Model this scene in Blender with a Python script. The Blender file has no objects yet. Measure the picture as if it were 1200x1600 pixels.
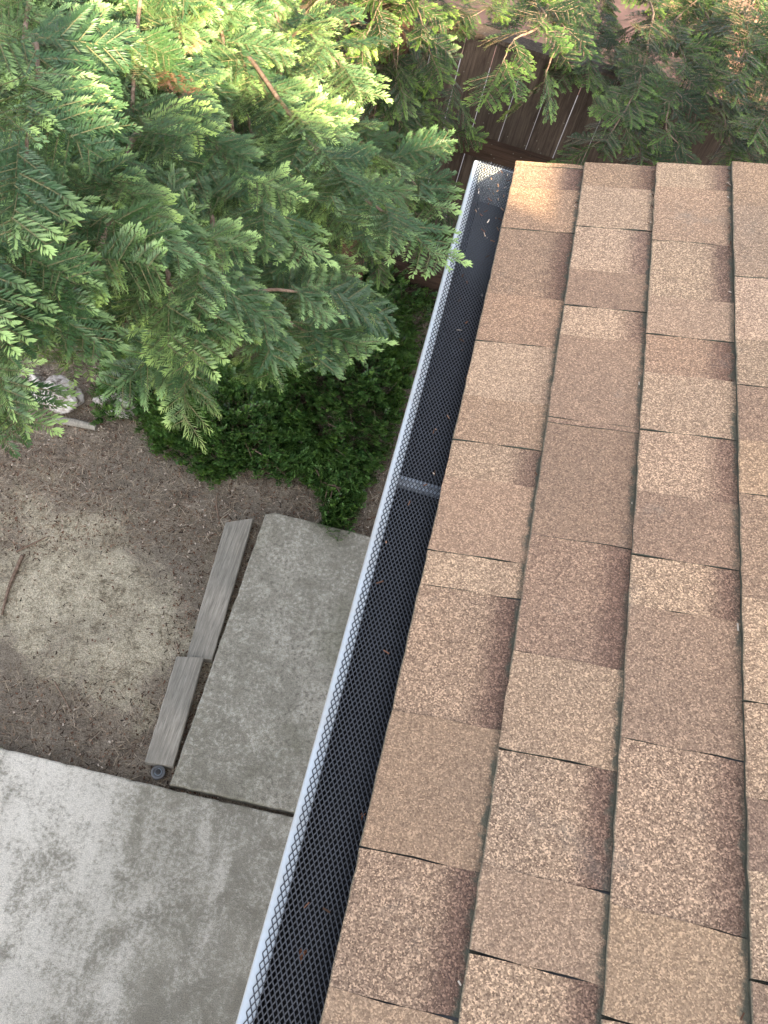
import bpy, math, random
import numpy as np
from mathutils import Vector, Matrix

S = bpy.context.scene
COL = S.collection
R = math.radians
rng = np.random.default_rng(7)
random.seed(7)

# ------------------------------------------------------------------ camera
F_PX = 1254.0
AX = np.array([.959, .281, .032]); AY = np.array([.2202, -.8128, .5393])
AN = np.cross(AX, AY); AN /= np.linalg.norm(AN)
AX -= AX.dot(AY) * AY; AX /= np.linalg.norm(AX); AY /= np.linalg.norm(AY)
AN = np.cross(AX, AY); AN /= np.linalg.norm(AN)
if AN[2] < 0: AN = -AN
CAM = np.array([0., 0., 3.5])

def ray(px, py):
    d = np.array([px - 600., py - 800., F_PX])
    return np.array([d.dot(AX), d.dot(AY), -d.dot(AN)])
def at_n(px, py, n):            # point n metres below the camera
    r = ray(px, py); return CAM + r * (n / -r[2])
def at_z(px, py, z=0.): return at_n(px, py, CAM[2] - z)
def at_y(px, py, y):
    r = ray(px, py); return CAM + r * (y / r[1])

cd = bpy.data.cameras.new('camera'); cam = bpy.data.objects.new('camera', cd); COL.objects.link(cam)
def wv(c): c = np.array(c); return [c.dot(AX), c.dot(AY), -c.dot(AN)]
r_, u_, b_ = wv([1, 0, 0]), wv([0, -1, 0]), wv([0, 0, -1])
cam.matrix_world = Matrix(((r_[0], u_[0], b_[0], CAM[0]), (r_[1], u_[1], b_[1], CAM[1]), (r_[2], u_[2], b_[2], CAM[2]), (0, 0, 0, 1)))
cd.sensor_fit = 'VERTICAL'; cd.sensor_height = 36; cd.sensor_width = 27
cd.lens = 36 * F_PX / 1600
cd.clip_start = .05; cd.clip_end = 400
S.camera = cam

# ------------------------------------------------------------------ light
SUN = Vector((1, -2.3, 1.265)).normalized()
w = bpy.data.worlds.new('World'); S.world = w; w.use_nodes = True
nt = w.node_tree; bg = nt.nodes['Background']
sky = nt.nodes.new('ShaderNodeTexSky'); sky.sky_type = 'NISHITA'; sky.sun_disc = False
sky.sun_elevation = math.asin(SUN.z); sky.sun_rotation = math.atan2(SUN.x, SUN.y)
sky.air_density = .8; sky.dust_density = 4.0; sky.ozone_density = .6
hs = nt.nodes.new('ShaderNodeHueSaturation'); hs.inputs['Saturation'].default_value = .38      # thin haze over the sky
nt.links.new(sky.outputs[0], hs.inputs['Color']); nt.links.new(hs.outputs[0], bg.inputs[0]); bg.inputs[1].default_value = .075
ld = bpy.data.lights.new('sun', 'SUN'); ld.energy = 3.8; ld.angle = R(.5); ld.color = (1, .78, .48)
sun = bpy.data.objects.new('sun', ld); COL.objects.link(sun)
sun.rotation_euler = SUN.to_track_quat('Z', 'Y').to_euler(); sun.location = (0, 0, 12)
S.view_settings.view_transform = 'Standard'; S.view_settings.look = 'None'
S.view_settings.gamma = 1; S.view_settings.use_curve_mapping = False
S.view_settings.exposure = 3.25
S.render.engine = 'CYCLES'

# ------------------------------------------------------------------ helpers
class Nodes:
    def __init__(s, name):
        s.m = bpy.data.materials.new(name); s.m.use_nodes = True
        s.t = s.m.node_tree; s.b = s.t.nodes['Principled BSDF']; s.out = s.t.nodes['Material Output']
    def n(s, typ, ins=None, **kw):
        o = s.t.nodes.new(typ)
        for k, v in kw.items(): setattr(o, k, v)
        for k, v in (ins or {}).items(): s.set(o.inputs[k], v)
        return o
    def set(s, sock, v):
        if isinstance(v, bpy.types.NodeSocket): s.t.links.new(v, sock)
        elif isinstance(v, (tuple, list)) and len(v) == 3 and sock.type == 'RGBA': sock.default_value = (*v, 1)
        else: sock.default_value = v
    def obj(s): return s.n('ShaderNodeTexCoord').outputs['Object']
    def geo(s): return s.n('ShaderNodeNewGeometry').outputs['Position']
    def mapping(s, v, scale=(1, 1, 1), rot=(0, 0, 0), loc=(0, 0, 0)):
        return s.n('ShaderNodeMapping', {'Vector': v, 'Scale': scale, 'Rotation': rot, 'Location': loc}).outputs[0]
    def noise(s, v, scale, detail=4, rough=.55, dist=0):
        return s.n('ShaderNodeTexNoise', {'Vector': v, 'Scale': scale, 'Detail': detail, 'Roughness': rough, 'Distortion': dist}).outputs[0]
    def vor(s, v, scale, feature='F1', out='Color', rnd=1.):
        return s.n('ShaderNodeTexVoronoi', {'Vector': v, 'Scale': scale, 'Randomness': rnd}, feature=feature).outputs[out]
    def mr(s, v, a, b, c=0., d=1., smooth=False):
        return s.n('ShaderNodeMapRange', {'Value': v, 'From Min': a, 'From Max': b, 'To Min': c, 'To Max': d},
                   interpolation_type='SMOOTHSTEP' if smooth else 'LINEAR').outputs[0]
    def ma(s, op, a, b=0., c=0.):
        o = s.n('ShaderNodeMath', operation=op)
        for i, v in enumerate((a, b, c)): s.set(o.inputs[i], v)
        return o.outputs[0]
    def mix(s, f, a, b, mode='MIX'):
        o = s.n('ShaderNodeMix', data_type='RGBA', blend_type=mode)
        s.set(o.inputs[0], f); s.set(o.inputs[6], a); s.set(o.inputs[7], b)
        return o.outputs[2]
    def ramp(s, f, stops):
        o = s.n('ShaderNodeValToRGB', {'Fac': f}); e = o.color_ramp.elements
        while len(e) > 1: e.remove(e[-1])
        e[0].position = stops[0][0]; e[0].color = (*stops[0][1], 1)
        for p, c in stops[1:]:
            k = e.new(p); k.color = (*c, 1)
        return o.outputs[0]
    def sep(s, v): return s.n('ShaderNodeSeparateXYZ', {'Vector': v}).outputs
    def bump(s, h, strength=.5, dist=.01, nrm=None):
        i = {'Height': h, 'Strength': strength, 'Distance': dist}
        if nrm is not None: i['Normal'] = nrm
        return s.n('ShaderNodeBump', i).outputs[0]
    def fin(s, col=None, rough=None, nrm=None, spec=None, metal=None):
        if col is not None: s.set(s.b.inputs['Base Color'], col)
        if rough is not None: s.set(s.b.inputs['Roughness'], rough)
        if nrm is not None: s.set(s.b.inputs['Normal'], nrm)
        if spec is not None: s.set(s.b.inputs['Specular IOR Level'], spec)
        if metal is not None: s.set(s.b.inputs['Metallic'], metal)
        return s.m

def mesh_obj(name, V, Fc, mat, parent=None, smooth=False, attrs=None, kind=None, loc=None):
    """V (n,3) world coordinates, Fc list of faces or (m,k) array."""
    V = np.asarray(V, dtype=np.float32)
    me = bpy.data.meshes.new(name)
    if isinstance(Fc, np.ndarray):
        m, k = Fc.shape; tot = np.full(m, k, dtype=np.int32); idx = Fc.astype(np.int32).ravel()
    else:
        tot = np.array([len(f) for f in Fc], dtype=np.int32); m = len(Fc)
        idx = np.array([i for f in Fc for i in f], dtype=np.int32)
    if loc is None: loc = np.zeros(3)
    me.vertices.add(len(V)); me.vertices.foreach_set('co', (V - np.asarray(loc, dtype=np.float32)).ravel())
    me.loops.add(len(idx)); me.loops.foreach_set('vertex_index', idx)
    me.polygons.add(m)
    st = np.concatenate([[0], np.cumsum(tot)[:-1]]).astype(np.int32)
    me.polygons.foreach_set('loop_start', st); me.polygons.foreach_set('loop_total', tot)
    me.polygons.foreach_set('use_smooth', np.full(m, smooth))
    me.update(calc_edges=True)
    for an, data in (attrs or {}).items():
        data = np.asarray(data, dtype=np.float32)
        if data.ndim == 1:
            a = me.attributes.new(an, 'FLOAT', 'POINT'); a.data.foreach_set('value', data)
        else:
            a = me.attributes.new(an, 'FLOAT_COLOR', 'POINT')
            if data.shape[1] == 3: data = np.concatenate([data, np.ones((len(data), 1), np.float32)], 1)
            a.data.foreach_set('color', data.ravel())
    me.validate()
    me.materials.append(mat)
    o = bpy.data.objects.new(name, me); COL.objects.link(o); o.location = loc
    if parent is not None:
        o.parent = parent; o.location = np.asarray(loc) - np.asarray(parent_world(parent))
    if kind: o['kind'] = kind
    return o
def parent_world(p):
    l = np.array(p.location)
    while p.parent: p = p.parent; l = l + np.array(p.location)
    return l
def tag(o, label, cat, group=None, kind=None):
    if label: o['label'] = label
    if cat: o['category'] = cat
    if group: o['group'] = group
    if kind: o['kind'] = kind
    return o
def thing(name, label, cat, loc, group=None):
    o = bpy.data.objects.new(name, None); COL.objects.link(o); o.location = loc; o.empty_display_size = .1
    return tag(o, label, cat, group)

class MB:
    def __init__(s): s.V = []; s.F = []; s.n = 0
    def add(s, V, Fc):
        V = np.asarray(V, float); s.V.append(V); s.F += [tuple(i + s.n for i in f) for f in Fc]; s.n += len(V)
    def box(s, a, b, M=None):
        x0, y0, z0 = a; x1, y1, z1 = b
        V = np.array([(x, y, z) for z in (z0, z1) for y in (y0, y1) for x in (x0, x1)], float)
        if M is not None: V = V @ np.asarray(M)[:3, :3].T + np.asarray(M)[:3, 3]
        s.add(V, [(0, 2, 3, 1), (4, 5, 7, 6), (0, 1, 5, 4), (2, 6, 7, 3), (0, 4, 6, 2), (1, 3, 7, 5)])
    def tube(s, P, r, k=6, cap=True):
        P = np.asarray(P, float); n = len(P); r = np.broadcast_to(r, (n,)) if np.ndim(r) else np.full(n, r)
        T = np.gradient(P, axis=0); T /= np.linalg.norm(T, axis=1)[:, None] + 1e-12
        ref = np.array([0, 0, 1.]) if abs(T[0][2]) < .9 else np.array([1., 0, 0])
        V = []
        for i in range(n):
            u = np.cross(T[i], ref); u /= np.linalg.norm(u) + 1e-12; v = np.cross(T[i], u)
            for j in range(k):
                a = 2 * math.pi * j / k; V.append(P[i] + r[i] * (math.cos(a) * u + math.sin(a) * v))
        Fc = [(i * k + j, i * k + (j + 1) % k, (i + 1) * k + (j + 1) % k, (i + 1) * k + j) for i in range(n - 1) for j in range(k)]
        if cap: Fc += [tuple(range(k))[::-1], tuple((n - 1) * k + j for j in range(k))]
        s.add(V, Fc)
    def prism(s, poly, z0, z1):        # poly: (x,y) list counterclockwise
        n = len(poly); V = [(x, y, z0) for x, y in poly] + [(x, y, z1) for x, y in poly]
        s.add(V, [tuple(range(n))[::-1], tuple(range(n, 2 * n))] + [(i, (i + 1) % n, n + (i + 1) % n, n + i) for i in range(n)])
    def build(s, name, mat, parent=None, **kw):
        return mesh_obj(name, np.concatenate(s.V), s.F, mat, parent, **kw)

def lathe(mb, prof, c, k=32):
    V = []; n = len(prof)
    for r, z in prof:
        for j in range(k):
            a = 2 * math.pi * j / k; V.append((c[0] + r * math.cos(a), c[1] + r * math.sin(a), c[2] + z))
    mb.add(V, [(i * k + j, i * k + (j + 1) % k, (i + 1) * k + (j + 1) % k, (i + 1) * k + j) for i in range(n - 1) for j in range(k)]
           + [tuple((n - 1) * k + j for j in range(k))])

# ------------------------------------------------------------------ materials
def m_shingle():
    N = Nodes('asphalt_shingle'); p = N.obj()
    tone = N.n('ShaderNodeAttribute', attribute_name='tone').outputs['Color']
    uu = N.n('ShaderNodeAttribute', attribute_name='u').outputs['Fac']
    band = N.n('ShaderNodeAttribute', attribute_name='band').outputs['Fac']
    coarse = N.n('ShaderNodeAttribute', attribute_name='coarse').outputs['Fac']
    g1 = N.sep(N.vor(p, 620.))[0]; g2 = N.sep(N.vor(p, 380.))[1]
    d1 = N.vor(p, 620., out='Distance')
    gr = N.ma('ADD', N.ma('MULTIPLY', g1, .74), N.ma('MULTIPLY', g2, .26))
    gr = N.ma('ADD', gr, N.ma('MULTIPLY', N.ma('SUBTRACT', N.noise(p, 60, 4, .7), .5), .22))
    k = N.ramp(gr, [(.10, (.42, .38, .37)), (.34, (.72, .68, .66)), (.52, (1., .98, .96)), (.70, (1.25, 1.23, 1.2)), (.82, (2.1, 2.08, 2.0))])
    k2 = N.ramp(gr, [(.10, (.62, .59, .58)), (.34, (.84, .81, .80)), (.52, (1., .99, .98)), (.70, (1.14, 1.13, 1.12)), (.84, (1.6, 1.58, 1.55))])
    kk = N.mix(coarse, k2, k)
    nz = N.noise(p, 9, 5, .6); big = N.noise(p, 2.6, 3)
    base = N.mix(1., tone, kk, 'MULTIPLY')
    base = N.mix(1., base, N.ramp(big, [(.3, (.88, .9, .92)), (.7, (1.1, 1.08, 1.05))]), 'MULTIPLY')
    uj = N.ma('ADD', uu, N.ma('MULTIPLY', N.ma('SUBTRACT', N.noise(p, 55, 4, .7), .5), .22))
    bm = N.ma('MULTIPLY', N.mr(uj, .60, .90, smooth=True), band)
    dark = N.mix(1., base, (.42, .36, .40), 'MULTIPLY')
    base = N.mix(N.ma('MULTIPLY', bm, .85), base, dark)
    # lichen film along the laps
    lich = N.ma('MULTIPLY', N.mr(N.ma('ADD', N.mr(uj, .945, .985), N.mr(uu, .02, .0)), 0, 1), N.mr(nz, .34, .50))
    base = N.mix(N.ma('MULTIPLY', lich, .88), base, (.075, .082, .062))
    patch = N.mr(N.noise(p, 6.5, 5, .7), .60, .72)
    base = N.mix(N.ma('MULTIPLY', patch, .28), base, (.16, .165, .15))
    h = N.ma('SUBTRACT', N.ma('MULTIPLY', g1, .6), d1)
    return N.fin(base, N.mr(g2, 0, 1, .62, .95), N.bump(h, .45, .0012), .3)
def m_butt():
    N = Nodes('shingle_edge'); p = N.obj()
    c = N.ramp(N.noise(p, 30, 5, .7), [(.35, (.022, .024, .021)), (.52, (.052, .060, .047)), (.7, (.10, .11, .085))])
    return N.fin(c, .95, N.bump(N.noise(p, 300), .5, .002))
def m_paint(name, c, rough=.4, dirt=.25, dc=(.18, .17, .15), spec=.5, metal=0., sc=14):
    N = Nodes(name); p = N.obj()
    n1 = N.noise(p, sc, 6, .65); n2 = N.noise(N.mapping(p, (1, 1, 1)), sc * 8, 3)
    f = N.ma('MULTIPLY', N.mr(N.ma('ADD', n1, N.ma('MULTIPLY', n2, .25)), .5, .85), dirt)
    return N.fin(N.mix(f, c, dc), N.mr(n2, .3, .7, rough - .08, rough + .12), N.bump(n1, .08, .01), spec, metal)
def m_wood(name, c1, c2, c3, axis=(1, 12, 12), rot=(0, 0, 0), scale=9):
    N = Nodes(name); p = N.mapping(N.obj(), (1, 1, 1), rot)
    q = N.mapping(p, axis)
    n1 = N.noise(q, scale, 8, .7, .9); n2 = N.noise(q, scale * 5, 4, .6); n3 = N.noise(p, 3.5, 4)
    f = N.ma('ADD', N.ma('MULTIPLY', n1, .75), N.ma('MULTIPLY', n2, .25))
    c = N.ramp(f, [(.36, c1), (.5, c2), (.64, c3)])
    c = N.mix(1., c, N.ramp(n3, [(.3, (.75, .76, .75)), (.7, (1.15, 1.12, 1.08))]), 'MULTIPLY')
    spots = N.mr(N.vor(p, 26, out='Distance'), .10, .05)
    c = N.mix(N.ma('MULTIPLY', spots, .35), c, (.32, .34, .30))
    return N.fin(c, .85, N.bump(f, .7, .006), .3)
def m_concrete(kind):
    N = Nodes('concrete_' + kind); p = N.obj()
    w1 = N.noise(p, 1.1, 8, .62, .3); w2 = N.noise(p, 7, 9, .7, .4); w3 = N.noise(p, 60, 5, .7); w4 = N.noise(p, 260, 3, .7)
    if kind == 'patio':
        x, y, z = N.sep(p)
        # worn flaking cream layer; fade towards the house also paints in shade under the eave
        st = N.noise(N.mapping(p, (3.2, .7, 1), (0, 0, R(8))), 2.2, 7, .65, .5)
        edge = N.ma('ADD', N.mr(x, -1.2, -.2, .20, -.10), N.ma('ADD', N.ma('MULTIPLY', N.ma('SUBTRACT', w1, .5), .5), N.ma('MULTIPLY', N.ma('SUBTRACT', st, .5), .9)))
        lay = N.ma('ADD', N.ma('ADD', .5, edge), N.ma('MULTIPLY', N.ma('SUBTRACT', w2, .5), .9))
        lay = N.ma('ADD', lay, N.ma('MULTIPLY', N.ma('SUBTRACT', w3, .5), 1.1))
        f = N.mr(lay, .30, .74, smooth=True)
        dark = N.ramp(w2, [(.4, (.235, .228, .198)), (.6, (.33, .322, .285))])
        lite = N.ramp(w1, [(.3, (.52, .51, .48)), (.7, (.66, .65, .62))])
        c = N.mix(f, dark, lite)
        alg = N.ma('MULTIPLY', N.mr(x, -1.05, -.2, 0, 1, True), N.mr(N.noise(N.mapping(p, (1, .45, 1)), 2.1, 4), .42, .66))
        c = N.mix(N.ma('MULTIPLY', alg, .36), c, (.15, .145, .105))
    else:
        c = N.ramp(N.ma('ADD', N.ma('MULTIPLY', w1, .6), N.ma('MULTIPLY', w2, .4)), [(.40, (.155, .148, .122)), (.5, (.24, .23, .20)), (.60, (.36, .345, .31))])
        spk = N.mr(w3, .5, .62)
        c = N.mix(N.ma('MULTIPLY', spk, N.mr(w2, .42, .58, .1, .8)), c, (.44, .43, .40))
        c = N.mix(N.ma('MULTIPLY', N.mr(w3, .47, .38), N.mr(w1, .45, .55, .15, .7)), c, (.11, .105, .09))
        alg = N.mr(N.noise(N.mapping(p, (1, 1, 1), loc=(3.1, 1.4, 0)), 2.2, 5, .5), .50, .64)
        c = N.mix(N.ma('MULTIPLY', alg, .45), c, (.10, .105, .06))
    c = N.mix(1., c, N.ramp(w4, [(.36, (.70, .70, .70)), (.5, (1, 1, 1)), (.64, (1.3, 1.29, 1.26))]), 'MULTIPLY')
    c = N.mix(1., c, (1.06, 1.03, .98) if kind == 'patio' else (1.2, 1.18, 1.12), 'MULTIPLY')
    pits = N.mr(N.vor(p, 34, out='Distance'), .13, .05)
    pits = N.ma('MULTIPLY', pits, N.mr(N.noise(p, 5, 3), .5, .62))
    c = N.mix(N.ma('MULTIPLY', pits, .55), c, (.09, .085, .075))
    h = N.ma('ADD', N.ma('MULTIPLY', w3, .6), N.ma('ADD', N.ma('MULTIPLY', w2, 1.2), N.ma('MULTIPLY', w4, .35)))
    return N.fin(c, N.mr(w2, .3, .7, .5, .85), N.bump(h, .8, .008), .4)
def m_dirt():
    N = Nodes('dirt'); p = N.obj(); x, y, z = N.sep(p)
    w1 = N.noise(p, 1.6, 8, .62, .5); w2 = N.noise(p, 9, 9, .72, .5); w3 = N.noise(p, 55, 6, .75); w4 = N.noise(p, 190, 3, .7)
    c = N.ramp(N.ma('ADD', N.ma('MULTIPLY', w2, .55), N.ma('MULTIPLY', w3, .45)), [(.38, (.075, .058, .045)), (.47, (.165, .135, .107)), (.55, (.265, .225, .18)), (.64, (.38, .335, .27))])
    # bare, trodden pale patch
    c0 = at_z(150, 935); 
    dx = N.ma('DIVIDE', N.ma('SUBTRACT', x, float(c0[0]) - .06), .70); dy = N.ma('DIVIDE', N.ma('SUBTRACT', y, float(c0[1]) + .01), .46)
    rr = N.ma('SQRT', N.ma('ADD', N.ma('MULTIPLY', dx, dx), N.ma('MULTIPLY', dy, dy)))
    rr = N.ma('ADD', rr, N.ma('ADD', N.ma('MULTIPLY', N.ma('SUBTRACT', w1, .5), 3.4), N.ma('MULTIPLY', N.ma('SUBTRACT', w2, .5), 2.6)))
    pale = N.ramp(N.ma('ADD', N.ma('MULTIPLY', w2, .5), N.ma('MULTIPLY', w3, .5)), [(.40, (.17, .145, .105)), (.48, (.40, .36, .275)), (.58, (.58, .53, .42))])
    f = N.mr(N.ma('ADD', rr, N.ma('MULTIPLY', N.ma('SUBTRACT', w3, .5), .8)), 1.12, .55, 0, 1, True)
    c = N.mix(f, c, pale)
    # second lighter zone, greyer
    c = N.mix(N.ma('MULTIPLY', N.mr(w1, .46, .58), .55), c, (.22, .195, .16))
    c = N.mix(1., c, N.ramp(w4, [(.36, (.55, .54, .52)), (.5, (1, 1, 1)), (.64, (1.5, 1.47, 1.4))]), 'MULTIPLY')
    h = N.ma('ADD', N.ma('MULTIPLY', w2, 1.3), N.ma('ADD', w3, N.ma('MULTIPLY', w4, .5)))
    return N.fin(c, .95, N.bump(h, .9, .014), .2)
def m_leaf(name, base, tip, yellow=None, trans=.28, rough=.42):
    N = Nodes(name)
    a = N.n('ShaderNodeAttribute', attribute_name='tip').outputs['Fac']
    v = N.n('ShaderNodeAttribute', attribute_name='var').outputs['Fac']
    c = N.mix(N.mr(a, .15, 1.), base, tip)
    c = N.mix(1., c, N.ramp(v, [(0, (.62, .70, .76)), (.5, (1, 1, 1)), (1, (1.28, 1.18, .88))]), 'MULTIPLY')
    N.fin(c, rough, None, .5)
    t = N.n('ShaderNodeBsdfTranslucent', {'Color': N.mix(1., c, (1.9, 1.6, .5), 'MULTIPLY')})
    mx = N.n('ShaderNodeMixShader', {0: trans, 1: N.b.outputs[0], 2: t.outputs[0]})
    N.t.links.new(mx.outputs[0], N.out.inputs[0])
    return N.m
def m_bark(name, a, b):
    N = Nodes(name); p = N.obj(); n = N.noise(N.mapping(p, (1, 1, .25)), 60, 5, .7)
    return N.fin(N.ramp(n, [(.35, a), (.65, b)]), .9, N.bump(n, .8, .004), .2)
def m_plain(name, c, rough=.8, var=.3, sc=40, metal=0., spec=.4, bump=.3):
    N = Nodes(name); p = N.obj(); n = N.noise(p, sc, 5, .65)
    lo = tuple(x * (1 - var) for x in c); hi = tuple(min(1, x * (1 + var)) for x in c)
    return N.fin(N.ramp(n, [(.3, lo), (.7, hi)]), rough, N.bump(n, bump, .004), spec, metal)

M = dict(
    shingle=m_shingle(), butt=m_butt(),
    white=m_paint('white_gutter_paint', (.40, .455, .51), .40, .55, (.35, .35, .33)),
    inner=None, steel=m_paint('galvanised_steel', (.27, .31, .36), .38, .35, (.2, .2, .2), metal=.35),
    mesh=m_plain('guard_mesh_metal', (.017, .021, .030), .5, .25, 80, metal=.0, spec=.6, bump=0),
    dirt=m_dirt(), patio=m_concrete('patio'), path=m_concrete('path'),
    board=m_wood('weathered_wood', (.17, .16, .14), (.285, .27, .24), (.41, .39, .35), (22, 1.1, 22), (0, 0, R(-2)), 6),
    fence=m_wood('fence_wood', (.028, .020, .016), (.062, .047, .038), (.10, .08, .066), (12, 12, 1), scale=4),
    rail=m_wood('fence_rail_wood', (.030, .018, .012), (.060, .036, .026), (.09, .058, .043), (1, 12, 12), scale=4),
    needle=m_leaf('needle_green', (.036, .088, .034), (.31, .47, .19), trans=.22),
    needle_back=m_leaf('needle_back_shade', (.018, .043, .014), (.125, .22, .05)),  # same needles darkened for background shade, tips yellowed for sunlight
    needle_dead=m_leaf('needle_dry', (.17, .085, .050), (.30, .19, .13), trans=.15, rough=.8),
    leaf=m_leaf('small_leaf', (.026, .074, .018), (.14, .27, .08), trans=.2, rough=.38),
    twig=m_bark('green_twig', (.075, .085, .04), (.16, .15, .08)), bark=m_bark('twig_bark', (.10, .065, .045), (.27, .20, .155)), trunk=m_bark('trunk_bark', (.05, .03, .02), (.14, .08, .055)),
    stone=None, rust=m_plain('dry_debris', (.30, .13, .07), .9, .4),
    wall=m_plain('stucco', (.52, .47, .40), .9, .1, 30), black=m_plain('black_plastic', (.015, .015, .017), .4, .2, spec=.6),
    plastic=m_plain('grey_plastic', (.11, .115, .125), .35, .15, spec=.6), brick=m_plain('red_paver', (.22, .12, .085), .85, .35, 6),
    pave=m_plain('pale_pavement', (.30, .27, .25), .85, .2, 5),
)
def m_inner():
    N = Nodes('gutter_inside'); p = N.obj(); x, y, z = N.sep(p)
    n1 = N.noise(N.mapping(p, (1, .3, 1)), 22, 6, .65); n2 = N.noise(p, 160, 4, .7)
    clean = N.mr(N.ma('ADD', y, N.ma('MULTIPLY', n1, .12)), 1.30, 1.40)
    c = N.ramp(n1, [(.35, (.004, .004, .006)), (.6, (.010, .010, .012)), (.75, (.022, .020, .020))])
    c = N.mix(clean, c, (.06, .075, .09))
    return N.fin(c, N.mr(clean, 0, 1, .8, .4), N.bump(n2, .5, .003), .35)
def m_stone():
    N = Nodes('white_stone'); p = N.obj(); n = N.noise(p, 18, 8, .7, .4)
    return N.fin(N.ramp(n, [(.40, (.10, .08, .065)), (.48, (.36, .33, .30)), (.6, (.60, .58, .56))]), .8, N.bump(n, .8, .02), .3)
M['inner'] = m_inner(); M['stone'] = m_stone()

# ------------------------------------------------------------------ ground
def ground_h(x, y):
    return .012 * math.sin(x * 2.3 + 1) * math.cos(y * 1.9) + .008 * math.sin(x * 6.1) * math.sin(y * 5.3 + .7)
xs = np.unique(np.concatenate([np.linspace(-60, -3, 12), np.linspace(-3, 1.5, 91), np.linspace(1.5, 60, 14)]))
ys = np.unique(np.concatenate([np.linspace(-40, -.6, 10), np.linspace(-.6, 3.8, 89), np.linspace(3.8, 120, 16)]))
V = [(x, y, ground_h(x, y) + float(rng.normal(0, .0025)) if -3 < x < 1.5 and -.6 < y < 3.8 else 0) for y in ys for x in xs]
nx = len(xs)
Fc = [(j * nx + i, j * nx + i + 1, (j + 1) * nx + i + 1, (j + 1) * nx + i) for j in range(len(ys) - 1) for i in range(nx - 1)]
mesh_obj('ground', V, Fc, M['dirt'], smooth=True, kind='structure')

def rough_slab(name, poly, z0, z1, mat, kind='structure', bev=.008, step=.03, jit=.0016):
    """flat slab with slightly chipped, rounded edges"""
    P = []
    n = len(poly)
    for i in range(n):
        a = np.array(poly[i]); b = np.array(poly[(i + 1) % n]); L = np.linalg.norm(b - a); k = max(1, int(L / step)) if L < 3.5 else max(1, int(L / .1))
        for t in range(k): P.append(a + (b - a) * t / k)
    P = np.array(P); c = P.mean(0); m = len(P)
    T = np.roll(P, -1, 0) - np.roll(P, 1, 0); T /= np.linalg.norm(T, axis=1)[:, None]
    Nn = np.stack([T[:, 1], -T[:, 0]], 1)
    j = rng.normal(0, jit, m)
    rings = [(P + Nn * j[:, None], z0), (P + Nn * j[:, None], z1 - bev), (P + Nn * (j * .8 - bev * .35)[:, None], z1 - bev * .3), (P + Nn * (j * .8 - bev)[:, None], z1)]
    V = []
    for r, z in rings: V += [(x, y, z) for x, y in r]
    Fc = [(q * m + i, q * m + (i + 1) % m, (q + 1) * m + (i + 1) % m, (q + 1) * m + i) for q in range(3) for i in range(m)]
    Fc.append(tuple(3 * m + i for i in range(m)))
    return mesh_obj(name, V, Fc, mat, kind=kind)
ZP = .05
A = at_z(0, 1168, ZP)[:2]; B = at_z(265, 1233, ZP)[:2]; C_ = at_z(452, 1275, ZP)[:2]
dAB = (C_ - A) / np.linalg.norm(C_ - A)
left = A - dAB * 4.5; right = C_ + dAB * 1.2
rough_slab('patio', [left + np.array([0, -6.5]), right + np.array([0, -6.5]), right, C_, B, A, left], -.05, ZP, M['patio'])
ZS = .055
sb = [at_z(p[0], p[1], ZS)[:2] for p in ((266, 1225), (330, 1030), (415, 803), (430, 800))]
e1 = at_z(582, 838, ZS)[:2]; e2 = at_z(454, 1268, ZS)[:2]
d1 = (e1 - sb[3]) / np.linalg.norm(e1 - sb[3]); d2 = (e2 - sb[0]) / np.linalg.norm(e2 - sb[0])
rough_slab('path', [sb[0], sb[0] + d2 * 1.35, sb[3] + d1 * 1.30, sb[3], sb[2]], -.05, ZS, M['path'])
# neighbour's ground beyond the fence
mb = MB(); mb.box((-8, 4.2, .0), (12, 6.6, .03)); o = mb.build('pavement', M['pave'], kind='structure')
mb = MB(); mb.box((-8, 6.61, .0), (12, 14, .035)); mb.build('terrace', M['brick'], kind='structure')

# ------------------------------------------------------------------ border boards
def board(quad, z0, z1, name, label, group):
    q = [np.array(at_z(px, py, z1)) for px, py in quad]
    c = sum(q) / 4
    mb = MB()
    b = .004; V = []
    def inset(Q, d):
        out = []
        for i in range(4):
            p = Q[i]; a = Q[(i + 1) % 4] - p; e = Q[(i - 1) % 4] - p
            out.append(p + a / np.linalg.norm(a) * d + e / np.linalg.norm(e) * d)
        return out
    n = 14
    # rows along the length (q0->q1 short top edge, q3->q2 short bottom edge)
    V = []; rows = []
    for k in range(n + 1):
        t = k / n; L = q[0] + (q[3] - q[0]) * t; Rr = q[1] + (q[2] - q[1]) * t
        wdir = (Rr - L) / np.linalg.norm(Rr - L); jl, jr = rng.normal(0, .0008, 2)
        sag = .003 * math.sin(t * 3 + 1)
        prof = [(L + wdir * jl, z0), (L + wdir * jl, z1 - b), (L + wdir * b, z1), ((L + Rr) / 2, z1 + sag * .3), (Rr - wdir * b, z1), (Rr + wdir * jr, z1 - b), (Rr + wdir * jr, z0)]
        for p, z in prof: V.append((p[0], p[1], z + sag))
    m = 7
    Fc = [(k * m + i, k * m + i + 1, (k + 1) * m + i + 1, (k + 1) * m + i) for k in range(n) for i in range(m - 1)]
    Fc += [tuple(range(m))[::-1], tuple(n * m + i for i in range(m))]
    o = mesh_obj(name, V, Fc, M['board'], loc=c)
    o.data.flip_normals()
    return tag(o, label, 'board', group)
board([(352, 817), (396, 810), (332, 1030), (291, 1026)], -.02, .045, 'border_board', 'longer grey weathered timber board with slanted far end, beside the concrete slab', 'timber edging boards')
board([(276, 1026), (318, 1028), (271, 1197), (226, 1190)], -.02, .055, 'border_board', 'shorter grey timber board with pale spots, ending at the round sprinkler head', 'timber edging boards')

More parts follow.
